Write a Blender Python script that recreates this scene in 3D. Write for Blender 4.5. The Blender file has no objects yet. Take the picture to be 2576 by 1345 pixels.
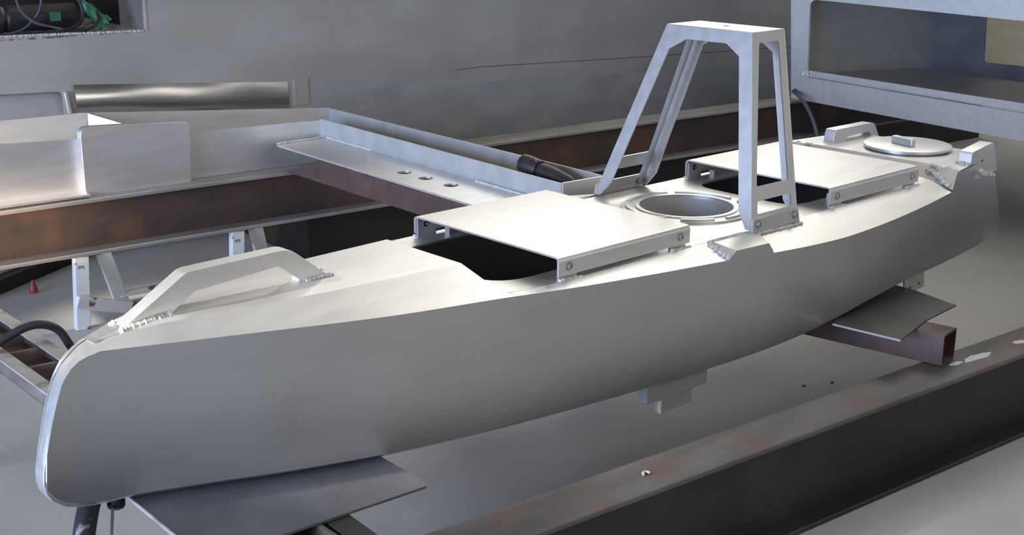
import bpy, bmesh, math, random
from mathutils import Vector, Matrix
from mathutils.geometry import tessellate_polygon
random.seed(7)
scene = bpy.context.scene
COL = scene.collection
FZ = 0.70                                   # height of the small boat's deck above the workshop floor
PH = math.radians(-4.88)                    # the steel beams run at a small angle to the boat
S1 = Vector((math.cos(PH), math.sin(PH), 0)); T1 = Vector((-math.sin(PH), math.cos(PH), 0)); UP = Vector((0, 0, 1))
def H(u, v, w): return Vector((u, v, w + FZ))                 # boat coordinates
def B(s, t, w): return S1 * s + T1 * t + UP * (w + FZ)         # beam coordinates
def interp(x, tab, k=1):
    if x <= tab[0][0]: return tab[0][k]
    for a, b in zip(tab, tab[1:]):
        if x <= b[0]:
            f = (x - a[0]) / (b[0] - a[0]); return a[k] + (b[k] - a[k]) * f
    return tab[-1][k]

# ------------------------------------------------------------------ materials
def mat(name, c1, c2=None, metallic=0.0, rough=0.5, rough2=None, scale=6.0, stretch=(1, 1, 1), bump=0.0, bscale=40.0,
        detail=6.0, lo=0.35, hi=0.65, c3=None, s3=2.0, lo3=.5, hi3=.7, bdist=.01):
    m = bpy.data.materials.new(name); m.use_nodes = True
    N, L = m.node_tree.nodes, m.node_tree.links
    bs = N['Principled BSDF']
    bs.inputs['Metallic'].default_value = metallic; bs.inputs['Roughness'].default_value = rough
    tc = N.new('ShaderNodeTexCoord'); mp = N.new('ShaderNodeMapping'); mp.inputs['Scale'].default_value = stretch
    L.new(tc.outputs['Object'], mp.inputs['Vector'])
    nz = N.new('ShaderNodeTexNoise'); nz.inputs['Scale'].default_value = scale; nz.inputs['Detail'].default_value = detail
    L.new(mp.outputs['Vector'], nz.inputs['Vector'])
    rp = N.new('ShaderNodeValToRGB'); rp.color_ramp.elements[0].position = lo; rp.color_ramp.elements[1].position = hi
    c2 = c2 or c1
    rp.color_ramp.elements[0].color = (*c1, 1); rp.color_ramp.elements[1].color = (*c2, 1)
    L.new(nz.outputs['Fac'], rp.inputs['Fac'])
    out = rp.outputs['Color']
    if c3:
        n3 = N.new('ShaderNodeTexNoise'); n3.inputs['Scale'].default_value = s3; n3.inputs['Detail'].default_value = 8
        L.new(tc.outputs['Object'], n3.inputs['Vector'])
        r3 = N.new('ShaderNodeValToRGB'); r3.color_ramp.elements[0].position = lo3; r3.color_ramp.elements[1].position = hi3
        L.new(n3.outputs['Fac'], r3.inputs['Fac'])
        mx = N.new('ShaderNodeMixRGB'); mx.inputs['Color2'].default_value = (*c3, 1)
        L.new(r3.outputs['Color'], mx.inputs['Fac']); L.new(out, mx.inputs['Color1']); out = mx.outputs['Color']
    L.new(out, bs.inputs['Base Color'])
    if rough2 is not None:
        mr = N.new('ShaderNodeMapRange'); mr.inputs['To Min'].default_value = rough; mr.inputs['To Max'].default_value = rough2
        L.new(nz.outputs['Fac'], mr.inputs['Value']); L.new(mr.outputs['Result'], bs.inputs['Roughness'])
    if bump:
        nb = N.new('ShaderNodeTexNoise'); nb.inputs['Scale'].default_value = bscale; nb.inputs['Detail'].default_value = 5
        L.new(mp.outputs['Vector'], nb.inputs['Vector'])
        bp = N.new('ShaderNodeBump'); bp.inputs['Strength'].default_value = bump; bp.inputs['Distance'].default_value = bdist
        L.new(nb.outputs['Fac'], bp.inputs['Height']); L.new(bp.outputs['Normal'], bs.inputs['Normal'])
    return m
M = {}
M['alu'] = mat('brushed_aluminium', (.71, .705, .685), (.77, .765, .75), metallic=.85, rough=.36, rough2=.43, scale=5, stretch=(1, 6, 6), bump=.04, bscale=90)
M['alu_side'] = mat('shaded_side_aluminium', (.53, .53, .52), (.565, .565, .555), metallic=.92, rough=.30, rough2=.38, scale=3, stretch=(1, 3, 3), bump=.03, bscale=60)  # darker copy of the aluminium; side shade is in its colour
M['alu_dark'] = mat('mill_finish_aluminium', (.42, .42, .41), (.50, .50, .48), metallic=.35, rough=.40, rough2=.55, scale=4, stretch=(1, 3, 3), bump=.05, bscale=50)
M['vessel'] = mat('vessel_plate', (.52, .505, .47), (.60, .585, .55), metallic=.6, rough=.45, rough2=.6, scale=2.2, stretch=(1, 1, 2), bump=.05, bscale=25, c3=(.47, .455, .42), s3=1.3)
M['polished'] = mat('polished_plate', (.60, .59, .56), (.66, .65, .62), metallic=.95, rough=.20, rough2=.30, scale=4, stretch=(.6, 1, 3), bump=.03, bscale=20)
M['sheet_dark'] = mat('oily_dark_sheet', (.030, .029, .025), (.07, .066, .056), metallic=.2, rough=.45, scale=4)
M['lip'] = mat('painted_sunlit_lip', (.50, .46, .42), (.62, .59, .55), metallic=.3, rough=.4, scale=14, c3=(.25, .18, .15), s3=9, lo3=.52, hi3=.68)  # pale colour stands in for bright glare on the channel lips
M['scuffed'] = mat('scuffed_rubber', (.016, .016, .017), (.03, .03, .032), rough=.55, scale=20, c3=(.28, .27, .26), s3=24, lo3=.60, hi3=.68)
M['weld'] = mat('weld_metal', (.56, .55, .51), (.74, .73, .70), metallic=.3, rough=.5, scale=60, bump=.3, bscale=200)
M['rust'] = mat('rusty_steel', (.042, .032, .028), (.075, .048, .038), metallic=.15, rough=.6, scale=5, stretch=(.6, 1, 1.5), bump=.15, bscale=60, c3=(.12, .06, .035), s3=3.5, lo3=.5, hi3=.72)
M['rust_red'] = mat('red_oxide_steel', (.070, .042, .034), (.115, .068, .054), metallic=.1, rough=.6, scale=7, bump=.15, bscale=70, c3=(.05, .035, .03), s3=9, lo3=.55, hi3=.7)
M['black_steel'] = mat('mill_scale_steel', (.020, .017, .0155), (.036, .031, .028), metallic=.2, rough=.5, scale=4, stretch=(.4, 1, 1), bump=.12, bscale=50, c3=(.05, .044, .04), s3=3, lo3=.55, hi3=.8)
M['flange'] = mat('worn_beam_flange', (.070, .064, .061), (.145, .14, .14), metallic=.25, rough=.55, scale=3.2, stretch=(.5, 2, 2), bump=.18, bscale=70, c3=(.13, .085, .065), s3=5, lo3=.5, hi3=.72)
M['flange_light'] = mat('pale_beam_flange', (.20, .19, .175), (.30, .285, .26), metallic=.2, rough=.55, scale=4, stretch=(.5, 2, 2), bump=.1)
M['channel'] = mat('dusty_channel_steel', (.16, .125, .105), (.27, .22, .19), metallic=.2, rough=.6, scale=12, bump=.2, bscale=90, c3=(.10, .06, .045), s3=6)
M['plate_steel'] = mat('dark_steel_plate', (.115, .12, .13), (.17, .175, .185), metallic=.35, rough=.42, rough2=.55, scale=5, bump=.04)
M['paint_white'] = mat('chipped_white_paint', (.62, .62, .60), (.70, .70, .68), rough=.6, scale=8, c3=(.13, .10, .085), s3=14, lo3=.60, hi3=.64, bump=.1)
M['rubber'] = mat('black_rubber', (.014, .014, .015), (.03, .03, .032), rough=.5, scale=20, bump=.05)
M['grey_cable'] = mat('grey_cable_sheath', (.07, .07, .072), (.10, .10, .10), rough=.5, scale=20)
M['pale_wire'] = mat('pale_wire', (.42, .40, .37), rough=.5)
M['green'] = mat('green_plastic', (.03, .17, .08), (.06, .25, .11), rough=.45, scale=20)
M['red'] = mat('red_plastic', (.30, .03, .045), (.36, .05, .06), rough=.45, scale=20)
M['wood'] = mat('weathered_timber', (.20, .15, .10), (.30, .24, .17), rough=.75, scale=6, stretch=(8, 1, 8), bump=.2, bscale=40)
M['brass'] = mat('pale_bright_edge', (.75, .68, .42), rough=.4, metallic=.3)
M['bolt'] = mat('stainless_bolt', (.33, .33, .33), (.42, .42, .42), metallic=.7, rough=.35, scale=40)
M['white_fleck'] = mat('white_paint_fleck', (.50, .50, .52), (.6, .6, .62), rough=.6, scale=40)
M['pink'] = mat('pale_pink_scrap', (.55, .42, .46), rough=.6)
M['dirt'] = mat('swarf_littered_sill', (.30, .27, .23), (.58, .55, .50), metallic=.2, rough=.5, scale=45, bump=.6, bscale=60, c3=(.10, .085, .07), s3=20, lo3=.5, hi3=.6)
M['floor'] = mat('concrete_floor', (.44, .428, .395), (.50, .487, .455), rough=.6, rough2=.7, scale=2.2, bump=.05, bscale=80, c3=(.40, .388, .36), s3=.8, lo3=.45, hi3=.75)
M['wall'] = mat('workshop_wall', (.20, .18, .15), (.25, .22, .185), rough=.8, scale=1.2)
M['tan'] = mat('tan_workshop_panel', (.60, .565, .49), (.70, .665, .58), rough=.7, scale=2, stretch=(1, 1, 6))

# ------------------------------------------------------------------ helpers
def finish(name, bm, m, parent=None, bevel=0, smooth=False, seg=2, sharp=24):
    bmesh.ops.remove_doubles(bm, verts=bm.verts, dist=1e-5)
    bmesh.ops.recalc_face_normals(bm, faces=bm.faces)
    me = bpy.data.meshes.new(name); bm.to_mesh(me); bm.free()
    o = bpy.data.objects.new(name, me); COL.objects.link(o)
    me.materials.append(M[m] if isinstance(m, str) else m)
    for p in me.polygons: p.use_smooth = True
    me.set_sharp_from_angle(angle=math.radians(180 if smooth else sharp))
    # origin to the middle of the bottom of the mesh
    xs = [v.co.copy() for v in me.vertices]
    c = Vector(((min(p.x for p in xs) + max(p.x for p in xs)) / 2, (min(p.y for p in xs) + max(p.y for p in xs)) / 2, min(p.z for p in xs)))
    for v in me.vertices: v.co -= c
    world[o.name] = c
    o.location = c
    if parent is not None:
        o.parent = parent; o.location = c - world[parent.name]
    if bevel:
        md = o.modifiers.new('bevel', 'BEVEL'); md.width = bevel; md.segments = seg; md.limit_method = 'ANGLE'; md.angle_limit = math.radians(35)
    return o
world = {}
def thing(name, label, cat, loc, group=None):
    o = bpy.data.objects.new(name, None); COL.objects.link(o); o.location = loc; o.empty_display_size = .1
    world[o.name] = Vector(loc); tag(o, label, cat, group); return o
def tag(o, label, cat, group=None):
    o['label'] = label; o['category'] = cat
    if group: o['group'] = group
    return o
def struct(o): o['kind'] = 'structure'; return o
def rounded(pts, r=.01, n=4):
    """round the corners of a closed 2D loop; r a number or one radius per corner"""
    out = []; k = len(pts)
    for i in range(k):
        p0, p1, p2 = Vector(pts[i - 1]), Vector(pts[i]), Vector(pts[(i + 1) % k])
        ri = r[i] if isinstance(r, (list, tuple)) else r
        a, b = p0 - p1, p2 - p1
        if ri <= 0: out.append(tuple(p1)); continue
        d = min(ri, a.length * .48, b.length * .48)
        pa, pb = p1 + a.normalized() * d, p1 + b.normalized() * d
        for j in range(n + 1):
            t = j / n; q = pa * (1 - t) ** 2 + p1 * 2 * t * (1 - t) + pb * t * t; out.append(tuple(q))
    return out
def circle(cx, cy, r, n=32, a0=0, a1=None):
    if a1 is None: return [(cx + r * math.cos(2 * math.pi * i / n), cy + r * math.sin(2 * math.pi * i / n)) for i in range(n)]
    return [(cx + r * math.cos(a0 + (a1 - a0) * i / n), cy + r * math.sin(a0 + (a1 - a0) * i / n)) for i in range(n + 1)]
def plate(bm, loops, f0, f1):
    """solid sheet: 2D loops (outer, holes...) mapped by f0 (one face) and f1 (other face)"""
    L = [[Vector((p[0], p[1], 0)) for p in lp] for lp in loops]
    tris = tessellate_polygon(L)
    flat = [p for lp in loops for p in lp]
    A = [bm.verts.new(f0(*p)) for p in flat]; Bv = [bm.verts.new(f1(*p)) for p in flat]
    for t in tris:
        try: bm.faces.new([A[i] for i in t]); bm.faces.new([Bv[i] for i in reversed(t)])
        except ValueError: pass
    k = 0
    for lp in loops:
        n = len(lp)
        for i in range(n):
            a, b = k + i, k + (i + 1) % n
            try: bm.faces.new([A[a], A[b], Bv[b], Bv[a]])
            except ValueError: pass
        k += n
    # dissolve flat triangulation so that bevels stay clean
    return bm
def box(bm, P, a, b):
    """box in a coordinate map P between corner triples a and b"""
    v = [bm.verts.new(P(*(c))) for c in [(a[0], a[1], a[2]), (b[0], a[1], a[2]), (b[0], b[1], a[2]), (a[0], b[1], a[2]),
                                          (a[0], a[1], b[2]), (b[0], a[1], b[2]), (b[0], b[1], b[2]), (a[0], b[1], b[2])]]
    for f in [(0, 1, 2, 3), (4, 5, 6, 7), (0, 1, 5, 4), (1, 2, 6, 5), (2, 3, 7, 6), (3, 0, 4, 7)]: bm.faces.new([v[i] for i in f])
def hexa(bm, pts):
    v = [bm.verts.new(p) for p in pts]
    for f in [(0, 1, 2, 3), (4, 5, 6, 7), (0, 1, 5, 4), (1, 2, 6, 5), (2, 3, 7, 6), (3, 0, 4, 7)]: bm.faces.new([v[i] for i in f])
def bar(bm, a, b, w, h, side=None):
    """rectangular bar from a to b; w across 'side', h across the remaining axis"""
    a, b = Vector(a), Vector(b); d = (b - a).normalized()
    s = Vector(side) if side is not None else UP.cross(d)
    s = (s - d * s.dot(d)).normalized(); n = d.cross(s)
    o = [s * w / 2 + n * h / 2, -s * w / 2 + n * h / 2, -s * w / 2 - n * h / 2, s * w / 2 - n * h / 2]
    hexa(bm, [a + x for x in o] + [b + x for x in o])
def extr(bm, prof, P0, P1):
    """extrude an (x,y) closed profile from map P0 to map P1"""
    plate(bm, [prof], P0, P1)
def tube(bm, pts, r, n=12, sub=6, caps=True):
    pts = [Vector(p) for p in pts]
    P = []
    k = len(pts)
    for i in range(k - 1):
        p0, p1, p2, p3 = pts[max(i - 1, 0)], pts[i], pts[i + 1], pts[min(i + 2, k - 1)]
        for j in range(sub):
            t = j / sub
            P.append(.5 * ((2 * p1) + (p2 - p0) * t + (2 * p0 - 5 * p1 + 4 * p2 - p3) * t * t + (3 * p1 - p0 - 3 * p2 + p3) * t ** 3))
    P.append(pts[-1]); rings = []; up = Vector((0, .3, 1)).normalized()
    for i, p in enumerate(P):
        d = (P[min(i + 1, len(P) - 1)] - P[max(i - 1, 0)]).normalized()
        x = d.cross(up)
        if x.length < .05: x = d.cross(Vector((1, 0, 0)))
        x.normalize(); y = d.cross(x); up = -y if y.dot(up) < 0 else y
        y = up
        rr = r(i / (len(P) - 1)) if callable(r) else r
        rings.append([bm.verts.new(p + (x * math.cos(2 * math.pi * q / n) + y * math.sin(2 * math.pi * q / n)) * rr) for q in range(n)])
    for a, b in zip(rings, rings[1:]):
        for q in range(n): bm.faces.new([a[q], a[(q + 1) % n], b[(q + 1) % n], b[q]])
    if caps: bm.faces.new(rings[0]); bm.faces.new(rings[-1])
def lathe(bm, c, axis, prof, n=24):
    c = Vector(c); d = Vector(axis).normalized(); x = d.orthogonal().normalized(); y = d.cross(x); R = []
    for (r, h) in prof:
        R.append([bm.verts.new(c + d * h + (x * math.cos(2 * math.pi * q / n) + y * math.sin(2 * math.pi * q / n)) * max(r, 1e-4)) for q in range(n)])
    for a, b in zip(R, R[1:]):
        for q in range(n): bm.faces.new([a[q], a[(q + 1) % n], b[(q + 1) % n], b[q]])
    bm.faces.new(R[0]); bm.faces.new(R[-1])
def bead(bm, pts, r, step=.6, jit=.25, squash=None):
    step *= .62; jit *= .55
    """row of overlapping weld ripples along a polyline"""
    for a, b in zip(pts, pts[1:]):
        a, b = Vector(a), Vector(b); n = max(2, int((b - a).length / (r * step))); d = (b - a).normalized()
        for i in range(n):
            p = a.lerp(b, (i + .5) / n) + Vector((random.uniform(-1, 1), random.uniform(-1, 1), random.uniform(-.6, .6))) * r * jit
            s = r * random.uniform(.75, 1.15)
            mt = Matrix.Translation(p) @ d.to_track_quat('X', 'Z').to_matrix().to_4x4() @ Matrix.Diagonal((s * .5, s, s * .8, 1))
            bmesh.ops.create_icosphere(bm, subdivisions=2, radius=1, matrix=mt)
def copies(o, parent): 
    c = o.copy(); COL.objects.link(c); c.parent = parent; world[c.name] = world[o.name].copy(); return c

# ------------------------------------------------------------------ camera
f_px, pitch, roll, yaw = 3255.4, math.radians(16.301), math.radians(.2862), math.radians(47.4696)
fw = Vector((math.cos(yaw) * math.cos(pitch), math.sin(yaw) * math.cos(pitch), -math.sin(pitch)))
r0 = Vector((math.sin(yaw), -math.cos(yaw), 0)); u0 = r0.cross(fw)
EX = r0 * math.cos(roll) + u0 * math.sin(roll); EU = -r0 * math.sin(roll) + u0 * math.cos(roll)
cd = bpy.data.cameras.new('camera'); cam = bpy.data.objects.new('camera', cd); COL.objects.link(cam)
R = Matrix((EX, EU, -fw)).transposed()
cam.matrix_world = Matrix.Translation((-3.0048, -2.486, .938 + FZ)) @ R.to_4x4()
cd.sensor_width = 36; cd.lens = f_px / 2576 * 36; cd.clip_start = .05
scene.camera = cam

# ------------------------------------------------------------------ small aluminium boat
boat = thing('aluminium_boat', 'small bare aluminium boat hull with grab handles and a tapered mast', 'boat', H(-.2, 0, -.345))
BM_ = [(-2.06, .0225), (-2.02, .029), (-1.93, .051), (-1.86, .073), (-1.797, .094), (-1.689, .133), (-1.576, .176), (-1.446, .215), (-1.309, .253), (-1.177, .277), (-1.036, .301),
       (-.9, .319), (-.767, .333), (-.6, .349), (-.454, .362), (-.244, .380), (-.048, .396), (.12, .405), (.28, .410), (.513, .404), (.771, .385), (.93, .367), (1.057, .349), (1.2, .325), (1.36, .294)]
SH = [(-1.93, .016), (-1.797, .013), (-1.576, .013), (-1.446, .010), (-1.309, .007), (-1.177, .004), (-1.036, .001), (-.77, -.014), (-.468, -.027), (-.272, -.034), (-.094, -.043),
      (.08, -.051), (.24, -.0545), (.408, -.051), (.656, -.042), (.934, -.027), (1.2, -.02), (1.46, -.02)]
BT = [(-1.93, -.330), (-1.674, -.334), (-1.316, -.341), (-.988, -.344), (-.538, -.349), (-.216, -.346), (.0, -.338), (.094, -.331), (.25, -.313), (.378, -.299), (.53, -.286), (.702, -.279), (1.018, -.284), (1.397, -.294)]
def smoothtab(x, tab, k=1, d=.05):
    return (interp(x - d, tab, k) + interp(x, tab, k) * 2 + interp(x + d, tab, k)) / 4
def bb(u): return smoothtab(u, BM_)
def sh(u): return smoothtab(u, SH)
def bt(u): return smoothtab(u, BT)
STEM_T = [(-2.058, -.268), (-2.050, -.19), (-2.036, -.132), (-2.024, -.092), (-2.009, -.047), (-2.0, -.031), (-1.987, -.013), (-1.97, .001), (-1.950, .0095), (-1.93, .0135), (-1.90, .0155)]
STEM_B = [(-2.058, -.272), (-2.045, -.300), (-2.022, -.318), (-1.99, -.328), (-1.95, -.333), (-1.90, -.335)]
def be_(u, sg=1):
    if sg < 0: return bb(u)
    k = min(1, max(0, (u + 2.02) / .14)); b = bb(u)
    return b if u > -1.88 else .019 + (b - .019) * k * k * (3 - 2 * k)
US = sorted(set([-2.057, -2.05, -2.043, -2.036, -2.03, -2.024, -2.016, -2.009, -2.0, -1.987, -1.98, -1.97, -1.96, -1.95, -1.94] + [-1.93 + i * .035 for i in range(97)] + [1.352]))
US = [u for u in US if u <= 1.352]
# upper edge of the side plate, with the raised knuckle amidships and the rise towards the stern
TAB = [(-.258, 0), (-.236, 1), (-.105, 1), (-.082, 0)]
def top(u):
    if u < -1.93: return interp(u, STEM_T)
    w = sh(u)
    if -.258 < u < -.082: w += (interp(u, TAB) * (-.0115 - w)) if interp(u, TAB) > 0 else 0
    if u > .935: w = w + (.035 - w) * min(1, (u - .935) / .03)
    if u > 1.29: w = .035 - (u - 1.29) / .062 * .07
    return w
us2 = sorted(set(US + [-.258, -.247, -.236, -.105, -.094, -.082, .935, .945, .955, .966, 1.29]))
bm = bmesh.new()
for sg in (-1, 1):
    rows = []
    for u in us2:
        b_, t_, w_ = bb(u), top(u), (bt(u) if u > -1.92 else interp(u, STEM_B))
        if t_ - w_ < .03: w_ = min(w_, t_ - .004)
        aft = 0
        if u == us2[-1]:      # raked transom edge
            rows.append([bm.verts.new(H(x, sg * y, z)) for x, y, z in ((1.352, .295, -.035), (1.437, .282, -.150), (1.488, .272, -.248), (1.415, .270, -.294), (1.415, .004, -.270))]); continue
        k_ = min(1, max(0, (u + 2.02) / .14)); be = be_(u, sg)
        # the last station is cut back at the foot like the photographed transom corner
        uu = u
        rows.append([bm.verts.new(H(uu, sg * be, t_)), bm.verts.new(H(uu + .08 * aft * .9, sg * (be * .6 + b_ * .4), t_ * .35 + w_ * .65)),
                     bm.verts.new(H(uu + .055 * aft * .4, sg * be, min(w_ + .012, t_ * .3 + w_ * .7))), bm.verts.new(H(uu, sg * max(be - .018, .012), w_)), bm.verts.new(H(uu, sg * .004, w_ - .001 + .026 * min(1, max(0, (u + 1.5) / .4))))])
    for a, b in zip(rows, rows[1:]):
        for i in range(4): bm.faces.new([a[i], a[i + 1], b[i + 1], b[i]])
    if sg == -1: endL = rows[-1]; beginL = rows[0]
    else:
        bm.faces.new(endL + list(reversed(rows[-1]))); bm.faces.new(beginL + list(reversed(rows[0])))
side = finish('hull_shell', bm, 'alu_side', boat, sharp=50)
side['label'] = 'smooth grey side plates and bottom of the hull'
# stem plate (thick bow bar with rounded corners)
stem = [(-1.80, .052), (-1.849, .044), (-1.908, .033), (-1.950, .014), (-1.987, -.016), (-2.009, -.048), (-2.024, -.09), (-2.036, -.13), (-2.050, -.185), (-2.060, -.232), (-2.062, -.258),
        (-2.058, -.280), (-2.045, -.302), (-2.022, -.320), (-1.99, -.331), (-1.95, -.338), (-1.87, -.343), (-1.70, -.344), (-1.70, -.30), (-1.88, -.29), (-1.93, -.2), (-1.90, -.03), (-1.80, .0)]
bm = bmesh.new(); plate(bm, [stem], lambda x, y: H(x, -.022, y), lambda x, y: H(x, .022, y))
finish('stem_bar', bm, 'alu', boat, bevel=.012, seg=4)
# foredeck: flat raised top, bevelled flanks, closing bulkhead
FD = [(-1.93, .02, .027), (-1.86, .042, .040), (-1.786, .068, .049), (-1.69, .086, .053), (-1.59, .105, .055), (-1.40, .130, .055), (-1.22, .140, .055), (-1.032, .150, .055)]
uf = [x[0] for x in FD]
bm = bmesh.new(); rows = []
for u, v, w in FD:
    rows.append([bm.verts.new(H(u, s * a, z)) for s, a, z in ((-1, v, w), (1, v, w))])
for a, b in zip(rows, rows[1:]): bm.faces.new([a[0], a[1], b[1], b[0]])
rim = [bm.verts.new(c.co - Vector((0, 0, .006))) for c in rows[-1]]
bm.faces.new([rows[-1][0], rows[-1][1], rim[1], rim[0]])
finish('foredeck_top', bm, 'alu', boat)
bm = bmesh.new()
UB = sorted(set([round(-1.93 + i * .03, 4) for i in range(30)] + [-1.032]))
STEM_O = [(-2.06, -.232), (-2.050, -.185), (-2.036, -.13), (-2.024, -.09), (-2.009, -.048), (-1.987, -.016), (-1.950, .014), (-1.908, .033)]
UB = [-2.057, -2.05, -2.043, -2.036, -2.03, -2.024, -2.016, -2.009, -2.0, -1.987, -1.98, -1.97, -1.96, -1.95, -1.94] + [u for u in UB if u <= -1.0319]
def fdv(u): return interp(u, FD) if u > -1.93 else .012
def fdw(u): return interp(u, FD, 2) if u > -1.93 else interp(u, STEM_O) + .002
for sg in (-1, 1):
    rows = [[bm.verts.new(H(u, sg * fdv(u), fdw(u))), bm.verts.new(H(u, sg * be_(u, sg), top(u)))] for u in UB]
    for a, b in zip(rows, rows[1:]): bm.faces.new([a[0], a[1], b[1], b[0]])
    # return of the flank down to the deck edge line
    a = rows[-1]
    q = [bm.verts.new(H(-1.005, sg * .262, .004)), bm.verts.new(H(-.985, sg * .275, -.001)), bm.verts.new(H(-.985, sg * bb(-.985), sh(-.985)))]
    bm.faces.new([a[0], q[0], q[1], q[2], a[1]])
    lp = [bm.verts.new(H(-1.022, sg * .20, .036)) , bm.verts.new(H(-1.032, sg * .15, .0)), bm.verts.new(H(-1.02, sg * .26, .0))]
    bm.faces.new([a[0], q[0], lp[2], lp[1]])
    bm.verts.remove(lp[0])
bm.faces.new([bm.verts.new(H(-1.032, .15, .055)), bm.verts.new(H(-1.032, -.15, .055)), bm.verts.new(H(-1.032, -.15, -.02)), bm.verts.new(H(-1.032, .15, -.02))])
flank = finish('foredeck_flank', bm, 'alu', boat, sharp=45); flank['label'] = 'sloping beige-lit flanks of the foredeck'
# main deck with its three openings, and sloping side decks
DE = .296
deck_loop = [(-1.03, -.255), (-.985, -.276), (-.93, -.287), (-.86, -DE), (.93, -DE), (.956, -.24), (.956, .24), (.93, DE), (-.86, DE), (-.93, .287), (-.985, .276), (-1.03, .255)]
hatchF = rounded([(-.975, -.212), (-.40, -.212), (-.40, .212), (-.975, .212)], .12, 7)
hatchR = rounded([(.268, -.20), (.78, -.20), (.78, .20), (.268, .20)], .085, 6)
bm = bmesh.new(); plate(bm, [deck_loop, hatchF, hatchR, circle(0, 0, .145, 48)], lambda x, y: H(x, y, 0), lambda x, y: H(x, y, -.006))
finish('main_deck', bm, 'alu', boat)
bm = bmesh.new()
UD = [-.985 + i * .05 for i in range(42)]
UD = [u for u in UD if u < .94] + [.94]
def dedge(u): return (.276 if u <= -.985 else interp(u, [(-.985, .276), (-.93, .287), (-.86, DE), (.93, DE), (1.06, .24)])), interp(u, [(-.985, -.0005), (.93, -.0005), (1.06, .005)])
for sg in (-1, 1):
    rows = []
    for u in UD:
        v, w = dedge(u); rows.append([bm.verts.new(H(u, sg * v, w)), bm.verts.new(H(u, sg * bb(u), sh(u)))])
    for a, b in zip(rows, rows[1:]): bm.faces.new([a[0], a[1], b[1], b[0]])
sd = finish('side_deck', bm, 'alu', boat); sd['label'] = 'narrow sloping side decks between deck edge and sheer'
# knuckle pads amidships
for sg in (-1, 1):
    bm = bmesh.new()
    bq = [bm.verts.new(p) for p in (H(-.238, sg * .3805, -.0118), H(-.105, sg * .3915, -.0118), H(-.06, sg * .31, .001), H(-.245, sg * .296, .001))]; bm.faces.new(bq)
    c0, c1 = bm.verts.new(H(-.260, sg * .379, -.0345)), bm.verts.new(H(-.268, sg * .32, -.008))
    bm.faces.new([bq[0], bq[3], c1, c0])
    d0, d1 = bm.verts.new(H(-.080, sg * .3925, -.0425)), bm.verts.new(H(-.06, sg * .345, -.022))
    bm.faces.new([bq[1], bq[2], d1, d0])
    finish('knuckle_pad', bm, 'alu', boat)
    bm = bmesh.new(); bead(bm, [H(-.262, sg * .305, -.002), H(-.262, sg * .34, -.016), H(-.258, sg * .376, -.030)], .011, jit=.5)
    finish('weld_bead', bm, 'weld', boat, smooth=True)
    bm = bmesh.new(); bead(bm, [H(-.26, sg * .299, .0), H(-.12, sg * .304, .001)], .005, jit=.15)
    finish('weld_bead', bm, 'weld', boat, smooth=True)
# raised aft deck
AF = .04
aft_front = [(1.0, -.235), (1.012, 0), (1.0, .235)]
bm = bmesh.new()
loop = [(1.0, -.215), (1.0, .215), (1.0, .352), (1.2, .32), (1.335, .294), (1.335, -.294), (1.2, -.32), (1.0, -.352)]
plate(bm, [loop], lambda x, y: H(x, y, AF - .05 * max(0, abs(y) - .25)), lambda x, y: H(x, y, AF - .006 - .05 * max(0, abs(y) - .25)))
finish('aft_deck', bm, 'alu', boat)
bm = bmesh.new()
def q4(*pts): bm.faces.new([bm.verts.new(H(*p_)) for p_ in pts])
q4((.955, -.24, .0005), (.955, .24, .0005), (1.0, .215, AF), (1.0, -.215, AF))
for sg in (-1, 1):
    q4((.955, sg * .24, .0005), (1.0, sg * .215, AF), (1.0, sg * .352, .035), (.937, sg * .366, -.022))
    q4((.93, sg * DE, 0), (.955, sg * .24, .0005), (.937, sg * .366, -.022))
q4((1.335, .294, .036), (1.335, -.294, .036), (1.352, -.295, -.035), (1.352, .295, -.035))
finish('aft_deck_skirt', bm, 'alu', boat)
for sg in (-1, 1):
    bm = bmesh.new(); bead(bm, [H(.985, sg * .235, .022), H(.965, sg * .285, .014), H(.955, sg * .32, .0), H(.945, sg * .352, -.014)], .011, step=.8, jit=.9)
    bead(bm, [H(1.0, sg * .24, .038), H(.99, sg * .285, .030), H(1.01, sg * .31, .036)], .009, step=.9, jit=.9)
    finish('weld_bead', bm, 'weld', boat, smooth=True)
# inspection lid on the aft deck
bm = bmesh.new(); lathe(bm, H(1.192, -.035, AF), UP, [(.128, -.002), (.128, .006), (.155, .006), (.155, .015), (.152, .016)], 64)
lid = finish('round_lid', bm, 'alu', boat)
bm = bmesh.new(); box(bm, lambda x, y, z: H(1.170 + x * .9 + y * .25, y * .9 - .03, AF + .016 + z), (-.016, -.055, 0), (.016, .055, .026))
finish('lid_grip', bm, 'alu', lid, bevel=.003)
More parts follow.
